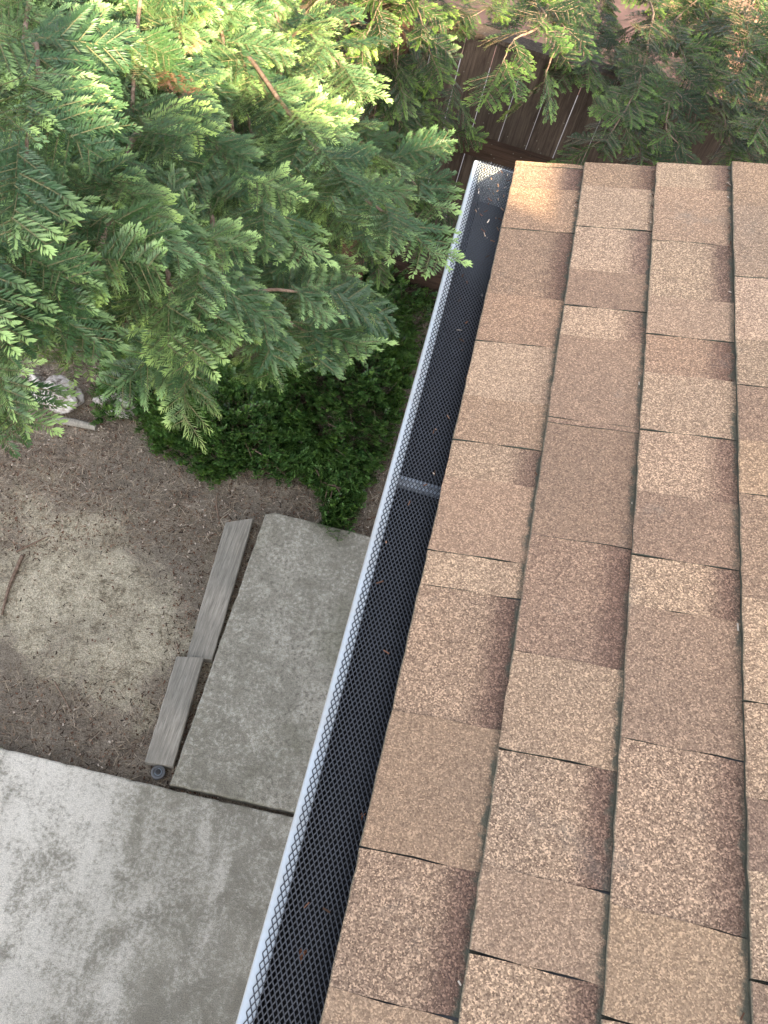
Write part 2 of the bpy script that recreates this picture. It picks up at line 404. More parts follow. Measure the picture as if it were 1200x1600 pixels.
# sprinkler
c = at_z(247, 1206, .035); root = thing('sprinkler_head', 'small round grey pop-up sprinkler head at the end of the shorter board', 'sprinkler', (c[0], c[1], 0))
mb = MB(); lathe(mb, [(.026, -.05), (.026, .026), (.0285, .027), (.0285, .033), (.026, .035), (.020, .035), (.019, .0305), (.012, .0305), (.011, .029)], (c[0], c[1], 0)); mb.build('body', M['plastic'], root)
mb = MB(); lathe(mb, [(.0105, .030), (.0105, .036), (.008, .0375), (.001, .0375)], (c[0], c[1], 0)); mb.build('nozzle', M['black'], root)
mb = MB(); a = np.linspace(-2.6, 1.9, 22); mb.tube(np.stack([c[0] + .0135 * np.cos(a), c[1] + .0135 * np.sin(a), np.full(22, .034)], 1), .0020, 6); mb.build('ring', M['steel'], root)

# ------------------------------------------------------------------ house
EX, EZ, SL, COSR, SINR = .1125, 2.53, .1365, .9487, .3162
YF, YB = 1.515, -2.5
house = thing('house', 'house with brown shingle roof, white eave gutter and stucco wall', 'house', (.6, 1.5, 0))
def rp(s, h, y): return (EX + s * COSR - h * SINR, y, EZ + s * SINR + h * COSR)
# deck, fascia, soffit, wall
def slope_box(mb, s0, s1, h0, h1, y0, y1):
    V = [rp(s, h, y) for h in (h0, h1) for y in (y0, y1) for s in (s0, s1)]
    mb.add(V, [(0, 2, 3, 1), (4, 5, 7, 6), (0, 1, 5, 4), (2, 6, 7, 3), (0, 4, 6, 2), (1, 3, 7, 5)])
mb = MB(); slope_box(mb, .03, 4.6, -.030, -.013, YB, YF - .012); mb.build('roof_deck', M['fence'], house)
mb = MB(); slope_box(mb, .02, .12, -.012, -.0105, YB, YF - .004); slope_box(mb, .121, 4.6, -.012, -.0105, YF - .05, YF - .004)
mb.build('drip_edge', M['steel'], house)
mb = MB(); mb.box((.160, YB, 2.36), (.182, YF - .02, 2.512)); mb.build('fascia', M['white'], house)
mb = MB(); mb.box((.183, YB, 2.37), (.62, YF - .02, 2.385)); mb.build('soffit', M['white'], house)
mb = MB(); mb.box((.62, YB, -.1), (4.6, YF - .35, 2.369)); V = [(.62, 2.50), (4.6, 2.50), (4.6, 3.90)]
mb.add([(x, YF - .36, z + .05) for x, z in V] + [(x, YF - .40, z + .05) for x, z in V], [(0, 1, 2), (5, 4, 3), (0, 3, 4, 1), (1, 4, 5, 2), (2, 5, 3, 0)])
mb.build('wall', M['wall'], house)
# unseen blocker added behind the camera, outline shaped to shade eave and foliage
mb = MB()
zl = 4.692; prof = [(-.7, -.1), (6.0, -.1), (6.0, 6.29), (2.03, 4.90), (2.01, zl), (1.79, zl), (1.77, 4.735), (1.00, 4.715), (.98, 5.05), (.0, 5.05), (-.02, 3.2), (-.7, 3.2)]
n = len(prof)
mb.add([(x, -2.52, z) for x, z in prof] + [(x, -7.5, z) for x, z in prof], [tuple(range(n)), tuple(range(n, 2 * n))[::-1]] + [(i, n + i, n + (i + 1) % n, (i + 1) % n) for i in range(n)])
mb.build('shade_blocker', M['wall'], house)

# --- shingles: one strip of tabs per course; widths and colours as on the roof
def ymid(k, py):      # y of the photo row at the middle of course k
    s = (k + .5) * SL
    # find roof point on row py: solve px so that the slope coordinate is s
    lo, hi = 300., 2400.
    for _ in range(50):
        m = (lo + hi) / 2; r = ray(m, py)
        # intersection with roof plane
        nrm = np.array([-SINR, 0, COSR]); p0 = np.array([EX, 0, EZ]); t = nrm.dot(p0 - CAM) / nrm.dot(r); P = CAM + r * t
        ss = (P - p0).dot([COSR, 0, SINR])
        if ss < s: lo = m
        else: hi = m
    return float(P[1])
LT, MD, OR, RD, DK, PK = 'LT', 'MD', 'OR', 'RD', 'DK', 'PK'
TONES = {LT: (.305, .228, .165), MD: (.262, .186, .130), OR: (.284, .206, .144), RD: (.232, .166, .122), DK: (.190, .128, .096), PK: (.270, .200, .146)}
# (row where the tab ends going towards the viewer, joint?, tone, band, coarse)
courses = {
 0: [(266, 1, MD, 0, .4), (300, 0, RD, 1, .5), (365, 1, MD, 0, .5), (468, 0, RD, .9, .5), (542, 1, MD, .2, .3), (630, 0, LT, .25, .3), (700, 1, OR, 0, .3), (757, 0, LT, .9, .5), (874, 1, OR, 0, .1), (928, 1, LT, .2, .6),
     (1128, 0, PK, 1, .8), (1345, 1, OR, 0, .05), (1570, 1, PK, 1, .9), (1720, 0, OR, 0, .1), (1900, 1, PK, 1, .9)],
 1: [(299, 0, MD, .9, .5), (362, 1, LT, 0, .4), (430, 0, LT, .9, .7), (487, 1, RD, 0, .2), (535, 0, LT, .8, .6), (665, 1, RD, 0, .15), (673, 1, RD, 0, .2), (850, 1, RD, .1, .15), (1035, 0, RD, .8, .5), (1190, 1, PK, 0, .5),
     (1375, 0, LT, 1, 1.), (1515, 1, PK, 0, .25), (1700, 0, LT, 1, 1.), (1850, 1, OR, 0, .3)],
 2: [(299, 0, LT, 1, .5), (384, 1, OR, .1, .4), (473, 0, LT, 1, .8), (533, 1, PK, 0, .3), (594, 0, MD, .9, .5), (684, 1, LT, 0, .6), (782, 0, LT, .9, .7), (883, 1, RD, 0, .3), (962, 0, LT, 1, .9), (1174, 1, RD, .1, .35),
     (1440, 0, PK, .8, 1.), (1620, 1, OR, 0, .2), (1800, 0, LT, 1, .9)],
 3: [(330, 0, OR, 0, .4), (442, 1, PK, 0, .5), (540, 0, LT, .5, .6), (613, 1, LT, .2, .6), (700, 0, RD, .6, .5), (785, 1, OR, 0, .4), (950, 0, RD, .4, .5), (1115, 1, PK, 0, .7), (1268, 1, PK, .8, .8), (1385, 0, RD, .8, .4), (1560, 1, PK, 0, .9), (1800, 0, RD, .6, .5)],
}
TV, TF, Ttone, Tu, Tband, Tco = [], [], [], [], [], []
EV, EF = [], []; tn = 0; en = 0
US = [0, .012, .12, .45, .62, .78, .90, 1.0, 1.12]
NC = 31
def edge_wob(k, y): return .0003 * math.sin(y * 23 + k * 2.1) + .0003 * math.sin(y * 61 + k) + .0004 * math.sin(y * 170 + 3 * k) + .0004 * math.sin(y * 410 + k)
for k in range(NC):
    tabs = []
    y = YF + (.0 if k else 0)
    if k in courses:
        for row, j, tn_, bd, co in courses[k]:
            y2 = ymid(k, row)
            tabs.append((y, y2, j, tn_, bd, co)); y = y2
    while y > YB:
        L = rng.uniform(.10, .24); tabs.append((y, y - L, rng.random() < .5, [LT, MD, OR, RD, PK][rng.integers(5)], float(rng.random() < .5), rng.random())); y -= L
    # slow skew of joints across the slope
    lift_base = .0098
    for (ya, yb, j, tname, bd, co) in tabs:
        if ya - yb < .004: continue
        thick = .0009 if bd == 0 else 0.0          # the upper laminate ("tooth") stands proud
        gapA = 0.; gapB = .0011 if j else .0
        nv = max(2, int((ya - yb) / .022) + 1)
        tv0 = tn; jt = rng.normal(0, .06); tcol = np.array(TONES[tname]) * (1 + jt) * np.array([1.04, .99 + rng.normal(0, .008), .95 + rng.normal(0, .01)])
        sk = rng.normal(0, .0018)
        for iv in range(nv + 1):
            t = iv / nv; yy = (ya - gapA) * (1 - t) + (yb + gapB) * t
            for iu, u in enumerate(US):
                wob = edge_wob(k, yy) if iu < 2 else 0
                s = k * SL + u * SL + wob * (1 if iu == 0 else .6)
                h = lift_base * (1 - u) * .95 + .0014 + thick + (-.0004 if iu == 0 else 0)
                h += .0004 * math.sin(yy * 17 + k * 1.7 + u * 3)
                h += .0010 * math.exp(-((t - .0) / .12) ** 2) * (j * 1.) * rng.random()
                yo = yy + (u - .5) * sk + .0010 * math.sin(u * 9 + k * 2 + ya * 30)
                TV.append(rp(s, h, yo)); Ttone.append(tcol); Tu.append(u); Tband.append(bd); Tco.append(co); tn += 1
        nu = len(US)
        for iv in range(nv):
            for iu in range(nu - 1):
                a = tv0 + iv * nu + iu; TF.append((a, a + nu, a + nu + 1, a + 1))
        # butt edge and the two side edges
        for iv in range(nv):
            p0 = TV[tv0 + iv * nu]; p1 = TV[tv0 + (iv + 1) * nu]
            dn = np.array([-SINR, 0, COSR]) * -(lift_base + thick + .004)
            EV += [p0, p1, tuple(np.array(p1) + dn), tuple(np.array(p0) + dn)]; EF.append((en, en + 3, en + 2, en + 1)); en += 4
        for side in (0, nv):
            for iu in range(nu - 2):
                p0 = TV[tv0 + side * nu + iu]; p1 = TV[tv0 + side * nu + iu + 1]
                dn = np.array([-SINR, 0, COSR]) * -.006
                EV += [p0, p1, tuple(np.array(p1) + dn), tuple(np.array(p0) + dn)]
                EF.append((en, en + 1, en + 2, en + 3)); en += 4
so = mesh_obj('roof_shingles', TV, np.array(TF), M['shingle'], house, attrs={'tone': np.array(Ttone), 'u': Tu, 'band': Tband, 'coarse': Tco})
mesh_obj('shingle_edge', EV, np.array(EF), M['butt'], so)
# felt under joints
mb = MB(); slope_box(mb, .012, 4.6, -.010, .0002, YB, YF - .006); mb.build('underlay', M['black'], house)

# --- gutter
GL, GB = .0285, .158
ZT = 2.512       # lip height
gx = thing('gutter', None, None, (GL, 1.5, ZT)); gx.parent = house; gx.location = np.array([GL, 1.5, ZT]) - np.array(house.location)
Y0, Y1 = -2.49, 1.522
def extrude(prof, y0, y1, n=1, mat=None, name='x', parent=None, wob=0, smooth=False):
    V = []; m = len(prof)
    for i in range(n + 1):
        y = y0 + (y1 - y0) * i / n; wx = wob * (math.sin(y * 3.1) + .6 * math.sin(y * 7.7))
        V += [(x + wx, y, z) for x, z in prof]
    Fc = [(i * m + j, i * m + j + 1, (i + 1) * m + j + 1, (i + 1) * m + j) for i in range(n) for j in range(m - 1)]
    return mesh_obj(name, V, Fc, mat, parent, smooth=smooth)
# outer shell: K-style front, bottom, back; lip with a rolled return
shell = [(GL + .0155, ZT - .012), (GL + .0175, ZT - .004), (GL + .0165, ZT - .0005), (GL + .012, ZT + .0008), (GL + .003, ZT), (GL + .0006, ZT - .0015), (GL, ZT - .005), (GL, ZT - .020),
         (GL + .004, ZT - .026), (GL + .010, ZT - .034), (GL + .016, ZT - .048), (GL + .024, ZT - .062), (GL + .030, ZT - .074), (GL + .032, ZT - .088), (GB - .0005, ZT - .088), (GB - .0005, ZT - .004)]
extrude(shell, Y0, Y1, 40, M['white'], 'trough', gx, .0006)
o_ = .0012
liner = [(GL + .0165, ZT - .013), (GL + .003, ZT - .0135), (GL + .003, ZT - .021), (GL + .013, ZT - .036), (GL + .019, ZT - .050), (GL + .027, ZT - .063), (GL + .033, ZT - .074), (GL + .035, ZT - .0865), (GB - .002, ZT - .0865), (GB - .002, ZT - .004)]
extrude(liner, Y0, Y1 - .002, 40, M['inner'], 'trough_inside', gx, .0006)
# end cap
cap = [(GL + .0005, ZT - .001), (GL + .0005, ZT - .022), (GL + .010, ZT - .034), (GL + .016, ZT - .048), (GL + .024, ZT - .062), (GL + .032, ZT - .088), (GB, ZT - .088), (GB, ZT - .001)]
mb = MB(); n = len(cap)
mb.add([(x, Y1 - .0022, z) for x, z in cap] + [(x, Y1 + .0006, z) for x, z in cap], [tuple(range(n)), tuple(range(n, 2 * n))[::-1]] + [(i, n + i, n + (i + 1) % n, (i + 1) % n) for i in range(n)])
mb.box((GL + .0006, Y1 - .0018, ZT - .003), (GB, Y1 + .0016, ZT - .0012))
mb.build('end_cap', M['white'], gx)
# hidden hangers
def hanger(px, py):
    p = at_n(px, py, CAM[2] - (ZT - .014)); y = p[1]
    mb = MB(); prof = [(-.009, -.008), (-.0085, 0), (-.003, .0015), (-.0015, .006), (.0015, .006), (.003, .0015), (.0085, 0), (.009, -.008)]
    V = []; xs_ = np.linspace(GL + .005, GB - .003, 8)
    for x in xs_:
        for dy, dz in prof: V.append((x, y + dy, ZT - .016 + dz))
    m = len(prof)
    Fc = [(i * m + j, (i + 1) * m + j, (i + 1) * m + j + 1, i * m + j + 1) for i in range(7) for j in range(m - 1)]
    mb.add(V, Fc)
    h = mb.build('hanger', M['steel'], gx)
    mb = MB(); c_ = (GB - .025, y, ZT - .010)
    mb.tube([(GB - .03, y, ZT - .009), (GB - .002, y, ZT - .009)], .0035, 8); mb.build('screw', M['steel'], h)
hanger(655, 757)
for yy in (-.55, -1.5):
    h = [o for o in bpy.data.objects if o.name == 'hanger'][0]; c2 = h.copy(); COL.objects.link(c2); c2.location.y += yy - .78
    s2 = [o for o in h.children][0].copy(); COL.objects.link(s2); s2.parent = c2
# guard mesh: diamond lattice of flat strands
def guard():
    pw, ph = .0059, .0110
    W = .129; nU = int(W / pw * 2); ny = int((Y1 + .006 - Y0) / ph * 2)
    def pos(i, j, side):            # lattice node in (across, along)
        x = i * pw / 2; y = Y0 + j * ph / 2
        return x, y
    def surf(x, y):
        X = GL + .0070 + x
        z = ZT + .0022 + .0012 * math.sin(y * 9.0) * min(1, x / .03) + .0006 * math.sin(y * 31 + 1)
        if x < .010: z = ZT + .0018
        # rises slightly to tuck under the first course
        z += max(0, x - .012) * .055 - .0008 * math.sin(min(1, max(0, x - .01) / .11) * math.pi)
        return X, z
    V = []; Fc = []; n = 0; wd = .00066; th = .0008
    for i in range(nU):
        for j in range(ny):
            if (i + j) % 2: continue
            for di, dj in ((1, 1), (1, -1)):
                i2, j2 = i + di, j + dj
                if i2 > nU or j2 < 0 or j2 > ny: continue
                x0, y0 = pos(i, j, 0); x1, y1 = pos(i2, j2, 0)
                # S-bent strand: nodes elongated along the run as on expanded metal
                pts = [(x0, y0 + dj * .0000), (x0 + (x1 - x0) * .30, y0 + (y1 - y0) * .34), (x0 + (x1 - x0) * .70, y0 + (y1 - y0) * .66), (x1, y1)]
                for a_, b_ in zip(pts[:-1], pts[1:]):
                    dx, dy = b_[0] - a_[0], b_[1] - a_[1]; L = math.hypot(dx, dy); px, py = -dy / L * wd, dx / L * wd
                    q = []
                    for (x, y, sg) in ((a_[0], a_[1], 1), (a_[0], a_[1], -1), (b_[0], b_[1], -1), (b_[0], b_[1], 1)):
                        X, Z = surf(x, y); q.append((X + sg * px, y + sg * py, Z + th * sg * .2))
                    V += q; Fc.append((n, n + 1, n + 2, n + 3)); n += 4
    return mesh_obj('guard_screen', V, np.array(Fc), M['mesh'], gx)
guard()
# debris lying in the trough and on the guard
def flake(name, px, py, z, size, label, group, mat='rust', rot=0):
    p = at_z(px, py, z); mb = MB(); k = 9; V = []
    for i in range(k):
        a = 2 * math.pi * i / k + rot; rr = size * (1 + .45 * math.sin(3 * a + rot)) * (1 if i % 2 else .6)
        V.append((p[0] + rr * math.cos(a) * .7, p[1] + rr * math.sin(a), z + .0015 + .2 * size * math.sin(2 * a)))
    V += [(x, y, zz - .0008) for x, y, zz in V]
    mb.add(V, [tuple(range(k)), tuple(range(k, 2 * k))[::-1]] + [(i, (i + 1) % k, k + (i + 1) % k, k + i) for i in range(k)])
    return tag(mb.build(name, M[mat], loc=p), label, 'debris', group)
flake('dry_leaf', 472, 1491, ZT - .082, .008, 'small orange dry leaf under the gutter guard near the bottom', 'debris bits in the gutter')
flake('dry_leaf', 566, 1275, ZT - .005, .004, 'tiny brown leaf bit by the gutter where it meets the roof', 'debris bits in the gutter')
for q, (px, py, lb) in enumerate([(747, 327, 'pale crumb of debris in the gutter below the shiny end section'), (760, 372, 'pale crumb of debris in the gutter lowest of those near the far end'), (780, 357, 'pale crumb of debris in the gutter beside the first shingle joint'),
                                  (752, 462, 'pale chip in the gutter beside the second shingle tab'), (763, 446, 'pale chip in the gutter touching the roof edge')]):
    flake('debris_chip', px, py, ZT - .05, .0035 + .001 * (q % 2), lb, 'debris bits in the gutter', 'stone', q)

# ------------------------------------------------------------------ fence
FY = 3.72
fen = thing('fence', 'dark brown wooden board fence with bright gaps behind the trees', 'fence', (0, FY, 0))
mb = MB(); pitch = .1405; x0 = .43 - pitch * 34 + .0035
for i in range(64):
    xa = x0 + i * pitch; wv_ = rng.normal(0, .0007)
    mb.box((xa + .0021 + wv_, FY, .02), (xa + pitch - .0021 + wv_, FY + .018 + rng.random() * .002, 1.66 + rng.normal(0, .003)))
mb.build('board_panel', M['fence'], fen)
for z in (1.13, .25):
    mb = MB(); mb.box((x0, FY - .042, z), (x0 + 64 * pitch, FY - .002, z + .088)); mb.build('rail', M['rail'], fen)
mb = MB(); mb.box((x0, FY - .03, 1.665), (x0 + 64 * pitch, FY + .055, 1.685)); mb.build('cap_board', M['fence'], fen)
for x in (-3.4, -.95, 1.49, 3.9):
    mb = MB(); mb.box((x - .045, FY + .021, -.1), (x + .045, FY + .11, 1.66)); mb.build('post', M['fence'], fen)

# ------------------------------------------------------------------ foliage
def make_spray(L=.2, sp=.0024, nl=.015, nw=.0022, side_gap=.019, r=None, side_len=.075, sides=True):
    """flat spray lying along +x: needles on a main axis and on alternating side twigs.
       returns V, quads, tip, stem segments"""
    r = r or rng
    V = []; tip = []; st = []
    def twig(o, d, Lt, base_tip=0.):
        n = max(6, int(Lt / sp)); px, py = -d[1], d[0]
        bend = r.normal(0, .10)
        tt = np.linspace(0, 1, n)
        for i, t in enumerate(tt):
            ang = bend * t
            dd = np.array([d[0] * math.cos(ang) - d[1] * math.sin(ang), d[0] * math.sin(ang) + d[1] * math.cos(ang)])
            p = np.array([o[0], o[1]]) + dd * Lt * t
            for sg in (1, -1):
                a = (R(62) - R(38) * t ** 2) * sg + r.normal(0, .07)
                nd = np.array([dd[0] * math.cos(a) - dd[1] * math.sin(a), dd[0] * math.sin(a) + dd[1] * math.cos(a)])
                ll = nl * (.45 + .75 * math.sin(math.pi * (.12 + .80 * t ** .9)) ** .8) * r.uniform(.85, 1.1)
                z = .0015 * r.normal(0, 1); zt = z + .12 * ll * r.normal(0, 1) + .15 * ll
                pn = np.array([-nd[1], nd[0]])
                q = p + nd * ll
                zo = o[2]
                m_ = p + nd * ll * .5
                wN = nw * (1 + .35 * t)
                V.append([(*(p + pn * wN * .28), zo + z), (*(m_ + pn * wN * .5), zo + z + (zt - z) * .6 + .0005), (*(q), zo + zt), (*(m_ - pn * wN * .5), zo + z + (zt - z) * .6 - .0008)])
                e = max(0., (t - .55) / .45)
                tv = base_tip * .35 + e * (.35 + .65 * base_tip)
                tip.append([tv * .7, tv, min(1, tv + .12), tv])
        st.append(((o[0], o[1], o[2]), (o[0] + d[0] * Lt * .97, o[1] + d[1] * Lt * .97, o[2])))
    twig((0, 0, 0), (1, 0), L, r.uniform(.3, 1))
    if sides:
        x = side_gap * .8; sg = 1
        while x < L * .88:
            f = x / L
            Ls = side_len * (.55 + .9 * math.sin(math.pi * min(1, .25 + .62 * f))) * (1 - .45 * f) * r.uniform(.75, 1.15)
            a = R(52) * sg + r.normal(0, .12)
            twig((x, 0, r.normal(0, .004)), (math.cos(a), math.sin(a)), Ls, float(np.clip(r.normal(.55, .35), 0, 1)))
            x += side_gap * r.uniform(.35, .75); sg = -sg
    V = np.array(V).reshape(-1, 3); tip = np.array(tip).ravel()
    return V, tip, st
NEAR = [make_spray(L=rng.uniform(.13, .19), sp=.0029, nl=.0140, nw=.0020, side_gap=.019, side_len=.066) for _ in range(7)]
FAR = [make_spray(L=.16, sp=.0042, nl=.015, nw=.0036, side_gap=.024, side_len=.062) for _ in range(4)]

class Crown:
    def __init__(s): s.V = []; s.tip = []; s.var = []; s.seg = MB(); s.nv = 0
    def spray(s, base, d, up, sc, tmpl, droop=.8, var=.5, stems=True, tipgain=1.):
        V, tip, st = tmpl
        d = np.array(d, float); d /= np.linalg.norm(d); up = np.array(up, float); y = np.cross(up, d); y /= np.linalg.norm(y) + 1e-9; z = np.cross(d, y)
        def tr(P):
            P = P * sc
            W = base + P[:, :1] * d + P[:, 1:2] * y + P[:, 2:3] * z
            dr = droop * (P[:, 0] ** 2 + 1.6 * P[:, 1] ** 2)
            W[:, 2] -= dr
            return W
        s.V.append(tr(V.copy())); s.tip.append(np.clip(tip * tipgain, 0, 1)); s.var.append(np.full(len(V), var))
        if stems:
            for a, b in st:
                P = np.array([a, [(a[i] + b[i]) / 2 for i in range(3)], b]); W = tr(P)
                s.seg.tube(W, [.0011 * sc, .0009 * sc, .0004], 3, False)
    def build(s, name, mat, parent, twig_mat):
        V = np.concatenate(s.V); n = len(V) // 4
        o = mesh_obj(name, V, np.arange(n * 4).reshape(n, 4), mat, parent, attrs={'tip': np.concatenate(s.tip), 'var': np.concatenate(s.var)})
        if s.seg.V: s.seg.build('twig', twig_mat, o)
        return o

def smooth_path(P, n=24):
    P = np.array(P, float); k = len(P); t = np.linspace(0, k - 1, n); out = []
    for a in t:
        i = min(int(a), k - 2); f = a - i
        p0 = P[max(i - 1, 0)]; p1 = P[i]; p2 = P[i + 1]; p3 = P[min(i + 2, k - 1)]
        out.append(.5 * ((2 * p1) + (-p0 + p2) * f + (2 * p0 - 5 * p1 + 4 * p2 - p3) * f * f + (-p0 + 3 * p1 - 3 * p2 + p3) * f ** 3))
    return np.array(out)

def limb(path, r0, r1, crown, tmpls, parent, start=.1, gap=.06, sc=1., tilt=.26, droop=.65, shoots=True, mat=None, tipgain=1.15, ang=52, dead=None, pdead=.0, bare=None):
    P = smooth_path(path, 30)
    wig = rng.normal(0, .0013, P.shape); wig[0] = 0; P = P + wig
    mb = MB(); mb.tube(P, np.linspace(r0 * .5, r1 * .55, len(P)), 7); o = mb.build('branch', mat or M['bark'], parent, smooth=True)
    seg = np.linalg.norm(np.diff(P, axis=0), axis=1); cum = np.concatenate([[0], np.cumsum(seg)]); Lt = cum[-1]
    gap = gap * .80; d = Lt * start; sg = 1 if rng.random() < .5 else -1
    while d < Lt:
        i = min(int(np.searchsorted(cum, d)), len(P) - 1); i0 = max(i - 1, 0)
        T = P[i] - P[i0]; T /= np.linalg.norm(T) + 1e-9
        fr = d / Lt
        if not (bare and bare[0] < fr < bare[1]) or rng.random() < .12:
            up = np.array([rng.normal(0, tilt), rng.normal(-.15, tilt), 1.]); up /= np.linalg.norm(up)
            side = np.cross(up, T); side /= np.linalg.norm(side) + 1e-9
            a = R(ang) * sg + rng.normal(0, .2)
            D = T * math.cos(a) + side * math.sin(a); D[2] -= .12
            c = crown
            if rng.random() < .35: D = T + side * rng.normal(0, .35)
            if dead is not None and rng.random() < pdead: c = dead
            c.spray(stems=c is crown, base=P[i] + rng.normal(0, .004, 3) + np.array([0, 0, .012]), d=D, up=up, sc=sc * rng.uniform(.75, 1.12) * (1 - .25 * fr), tmpl=tmpls[rng.integers(len(tmpls))], droop=droop, var=float(np.clip(rng.normal(.5, .25), 0, 1)), tipgain=tipgain * (rng.uniform(.15, .6) if rng.random() < .5 else rng.uniform(.8, 1.5)))
        sg = -sg; d += gap * rng.uniform(.7, 1.3)
    T = P[-1] - P[-2]; up = np.array([rng.normal(0, .2), rng.normal(0, .2), 1])
    crown.spray(P[-1], T, up, sc, tmpls[0], droop, .6, tipgain=tipgain)
    return o

def AT(l): return [at_n(*p) for p in l]

# ---- left redwood, its sprays hang over the yard and the gutter
LTr = np.array([-1.15, 3.05, 0])
t1 = thing('redwood_tree', 'large redwood tree at the left whose flat needle sprays hang over yard and gutter', 'tree', LTr)
mb = MB(); P = smooth_path([LTr + [0, 0, -.1], LTr + [.02, .0, 1.5], LTr + [.0, .05, 3.2], LTr + [.05, .1, 6.5]], 20); mb.tube(P, np.linspace(.13, .05, 20), 14); mb.build('trunk', M['trunk'], t1, smooth=True)
cr = Crown(); dd = Crown()
def tz(z): return LTr + np.array([.02, .03, z])
L1 = [
 ([tz(2.9)], [(330, 0, 1.05), (395, 95, 1.0), (500, 245, .93), (570, 310, .90), (620, 343, .88)], dict(r0=.014, r1=.003, gap=.040, bare=(.62, .80), start=.45)),
 ([tz(3.3)], [(60, -60, .85), (60, 80, .66), (40, 250, .62)], dict(r0=.012, r1=.003, gap=.04, start=.35)),
 ([tz(3.2)], [(240, 30, .95), (200, 240, .80), (140, 420, .74), (40, 500, .72), (-20, 570, .74)], dict(r0=.013, r1=.003, gap=.036, start=.35)),
 ([tz(2.7)], [(300, 170, 1.05), (330, 330, .92), (360, 440, .90), (440, 452, .92), (500, 456, .95)], dict(r0=.013, r1=.003, gap=.040, start=.35, bare=(.84, .9))),
 ([tz(2.7)], [(230, 260, .98), (260, 420, .88), (276, 480, .88), (288, 540, .92)], dict(r0=.011, r1=.003, gap=.040, start=.4)),
 ([tz(2.4)], [(440, 120, 1.3), (550, 210, 1.15), (650, 290, 1.02)], dict(r0=.012, r1=.003, gap=.042, start=.3)),
 ([tz(3.1)], [(150, 120, .95), (90, 290, .80), (10, 430, .70)], dict(r0=.012, r1=.003, gap=.036, start=.35)),
 ([tz(3.0)], [(420, -20, 1.1), (480, 50, 1.02), (540, 110, 1.0)], dict(r0=.011, r1=.003, gap=.042, start=.35, tipgain=1.2)),
 ([tz(2.1)], [(300, 330, 1.35), (390, 410, 1.2), (450, 470, 1.15)], dict(r0=.011, r1=.003, gap=.042, start=.3)),
 ([tz(2.2)], [(100, 380, 1.25), (165, 420, 1.12), (180, 460, 1.10)], dict(r0=.011, r1=.003, gap=.040, start=.3)),
 ([tz(2.9)], [(170, -20, 1.0), (250, 110, .92), (330, 220, .90), (420, 320, .90)], dict(r0=.012, r1=.003, gap=.040, start=.3, tipgain=1.2, pdead=.07)),
 ([tz(2.8)], [(250, -30, 1.15), (350, 70, 1.05), (440, 170, 1.0), (520, 280, .98)], dict(r0=.012, r1=.003, gap=.040, start=.3, tipgain=1.2, pdead=.07)),
 ([tz(2.3)], [(380, 150, 1.3), (470, 270, 1.15), (540, 350, 1.10)], dict(r0=.011, r1=.003, gap=.040, start=.3)),
 ([tz(2.8)], [(0, 380, .95), (5, 500, .88), (18, 590, .86)], dict(r0=.010, r1=.003, gap=.042, start=.35)),
 ([tz(2.6)], [(120, 330, 1.05), (80, 400, .95), (75, 450, .92)], dict(r0=.010, r1=.003, gap=.042, start=.35)),
 ([tz(2.6)], [(260, 380, 1.05), (240, 460, 1.0), (190, 510, 1.0)], dict(r0=.010, r1=.003, gap=.042, start=.35)),
 ([tz(2.6)], [(380, 380, 1.1), (430, 480, 1.02), (480, 520, 1.0)], dict(r0=.010, r1=.003, gap=.042, start=.35)),
 ([tz(3.0)], [(200, 250, .95), (295, 380, .86), (320, 450, .86)], dict(r0=.010, r1=.003, gap=.042, start=.35)),
 ([tz(3.0)], [(80, 0, .9), (0, 150, .74), (-40, 300, .72)], dict(r0=.010, r1=.003, gap=.042, start=.35)),
 ([tz(2.2)], [(420, 320, 1.18), (480, 400, 1.08), (520, 440, 1.05)], dict(r0=.010, r1=.003, gap=.04, start=.35)),
 ([tz(2.2)], [(150, 200, 1.3), (60, 400, 1.15), (-30, 560, 1.05)], dict(r0=.011, r1=.003, gap=.040, start=.3)),
 ([tz(2.3)], [(200, 80, 1.35), (160, 300, 1.15), (110, 480, 1.05)], dict(r0=.011, r1=.003, gap=.045, start=.3)),
 ([tz(2.1)], [(250, 150, 1.5), (280, 310, 1.3), (320, 430, 1.2)], dict(r0=.011, r1=.003, gap=.045, start=.3)),
 ([tz(3.6)], [(-80, -50, .9), (-60, 200, .72), (-50, 400, .68)], dict(r0=.012, r1=.003, gap=.045, start=.3)),
 ([tz(2.5)], [(20, -20, 1.25), (-10, 160, 1.0), (-20, 330, .92)], dict(r0=.012, r1=.003, gap=.045, start=.3)),
 ([tz(3.4)], [(330, -160, 1.0), (300, -60, .95), (280, 60, .92)], dict(r0=.012, r1=.003, gap=.040, start=.3, tipgain=1.3)),
]
for a, b, kw in L1:
    kw = dict(kw); pd = kw.pop('pdead', .0)
    limb(a + AT(b), kw.pop('r0'), kw.pop('r1'), cr, NEAR, t1, dead=dd, pdead=pd, **kw)
cr.build('foliage', M['needle'], t1, M['twig']); dd.build('dry_foliage', M['needle_dead'], t1, M['bark'])

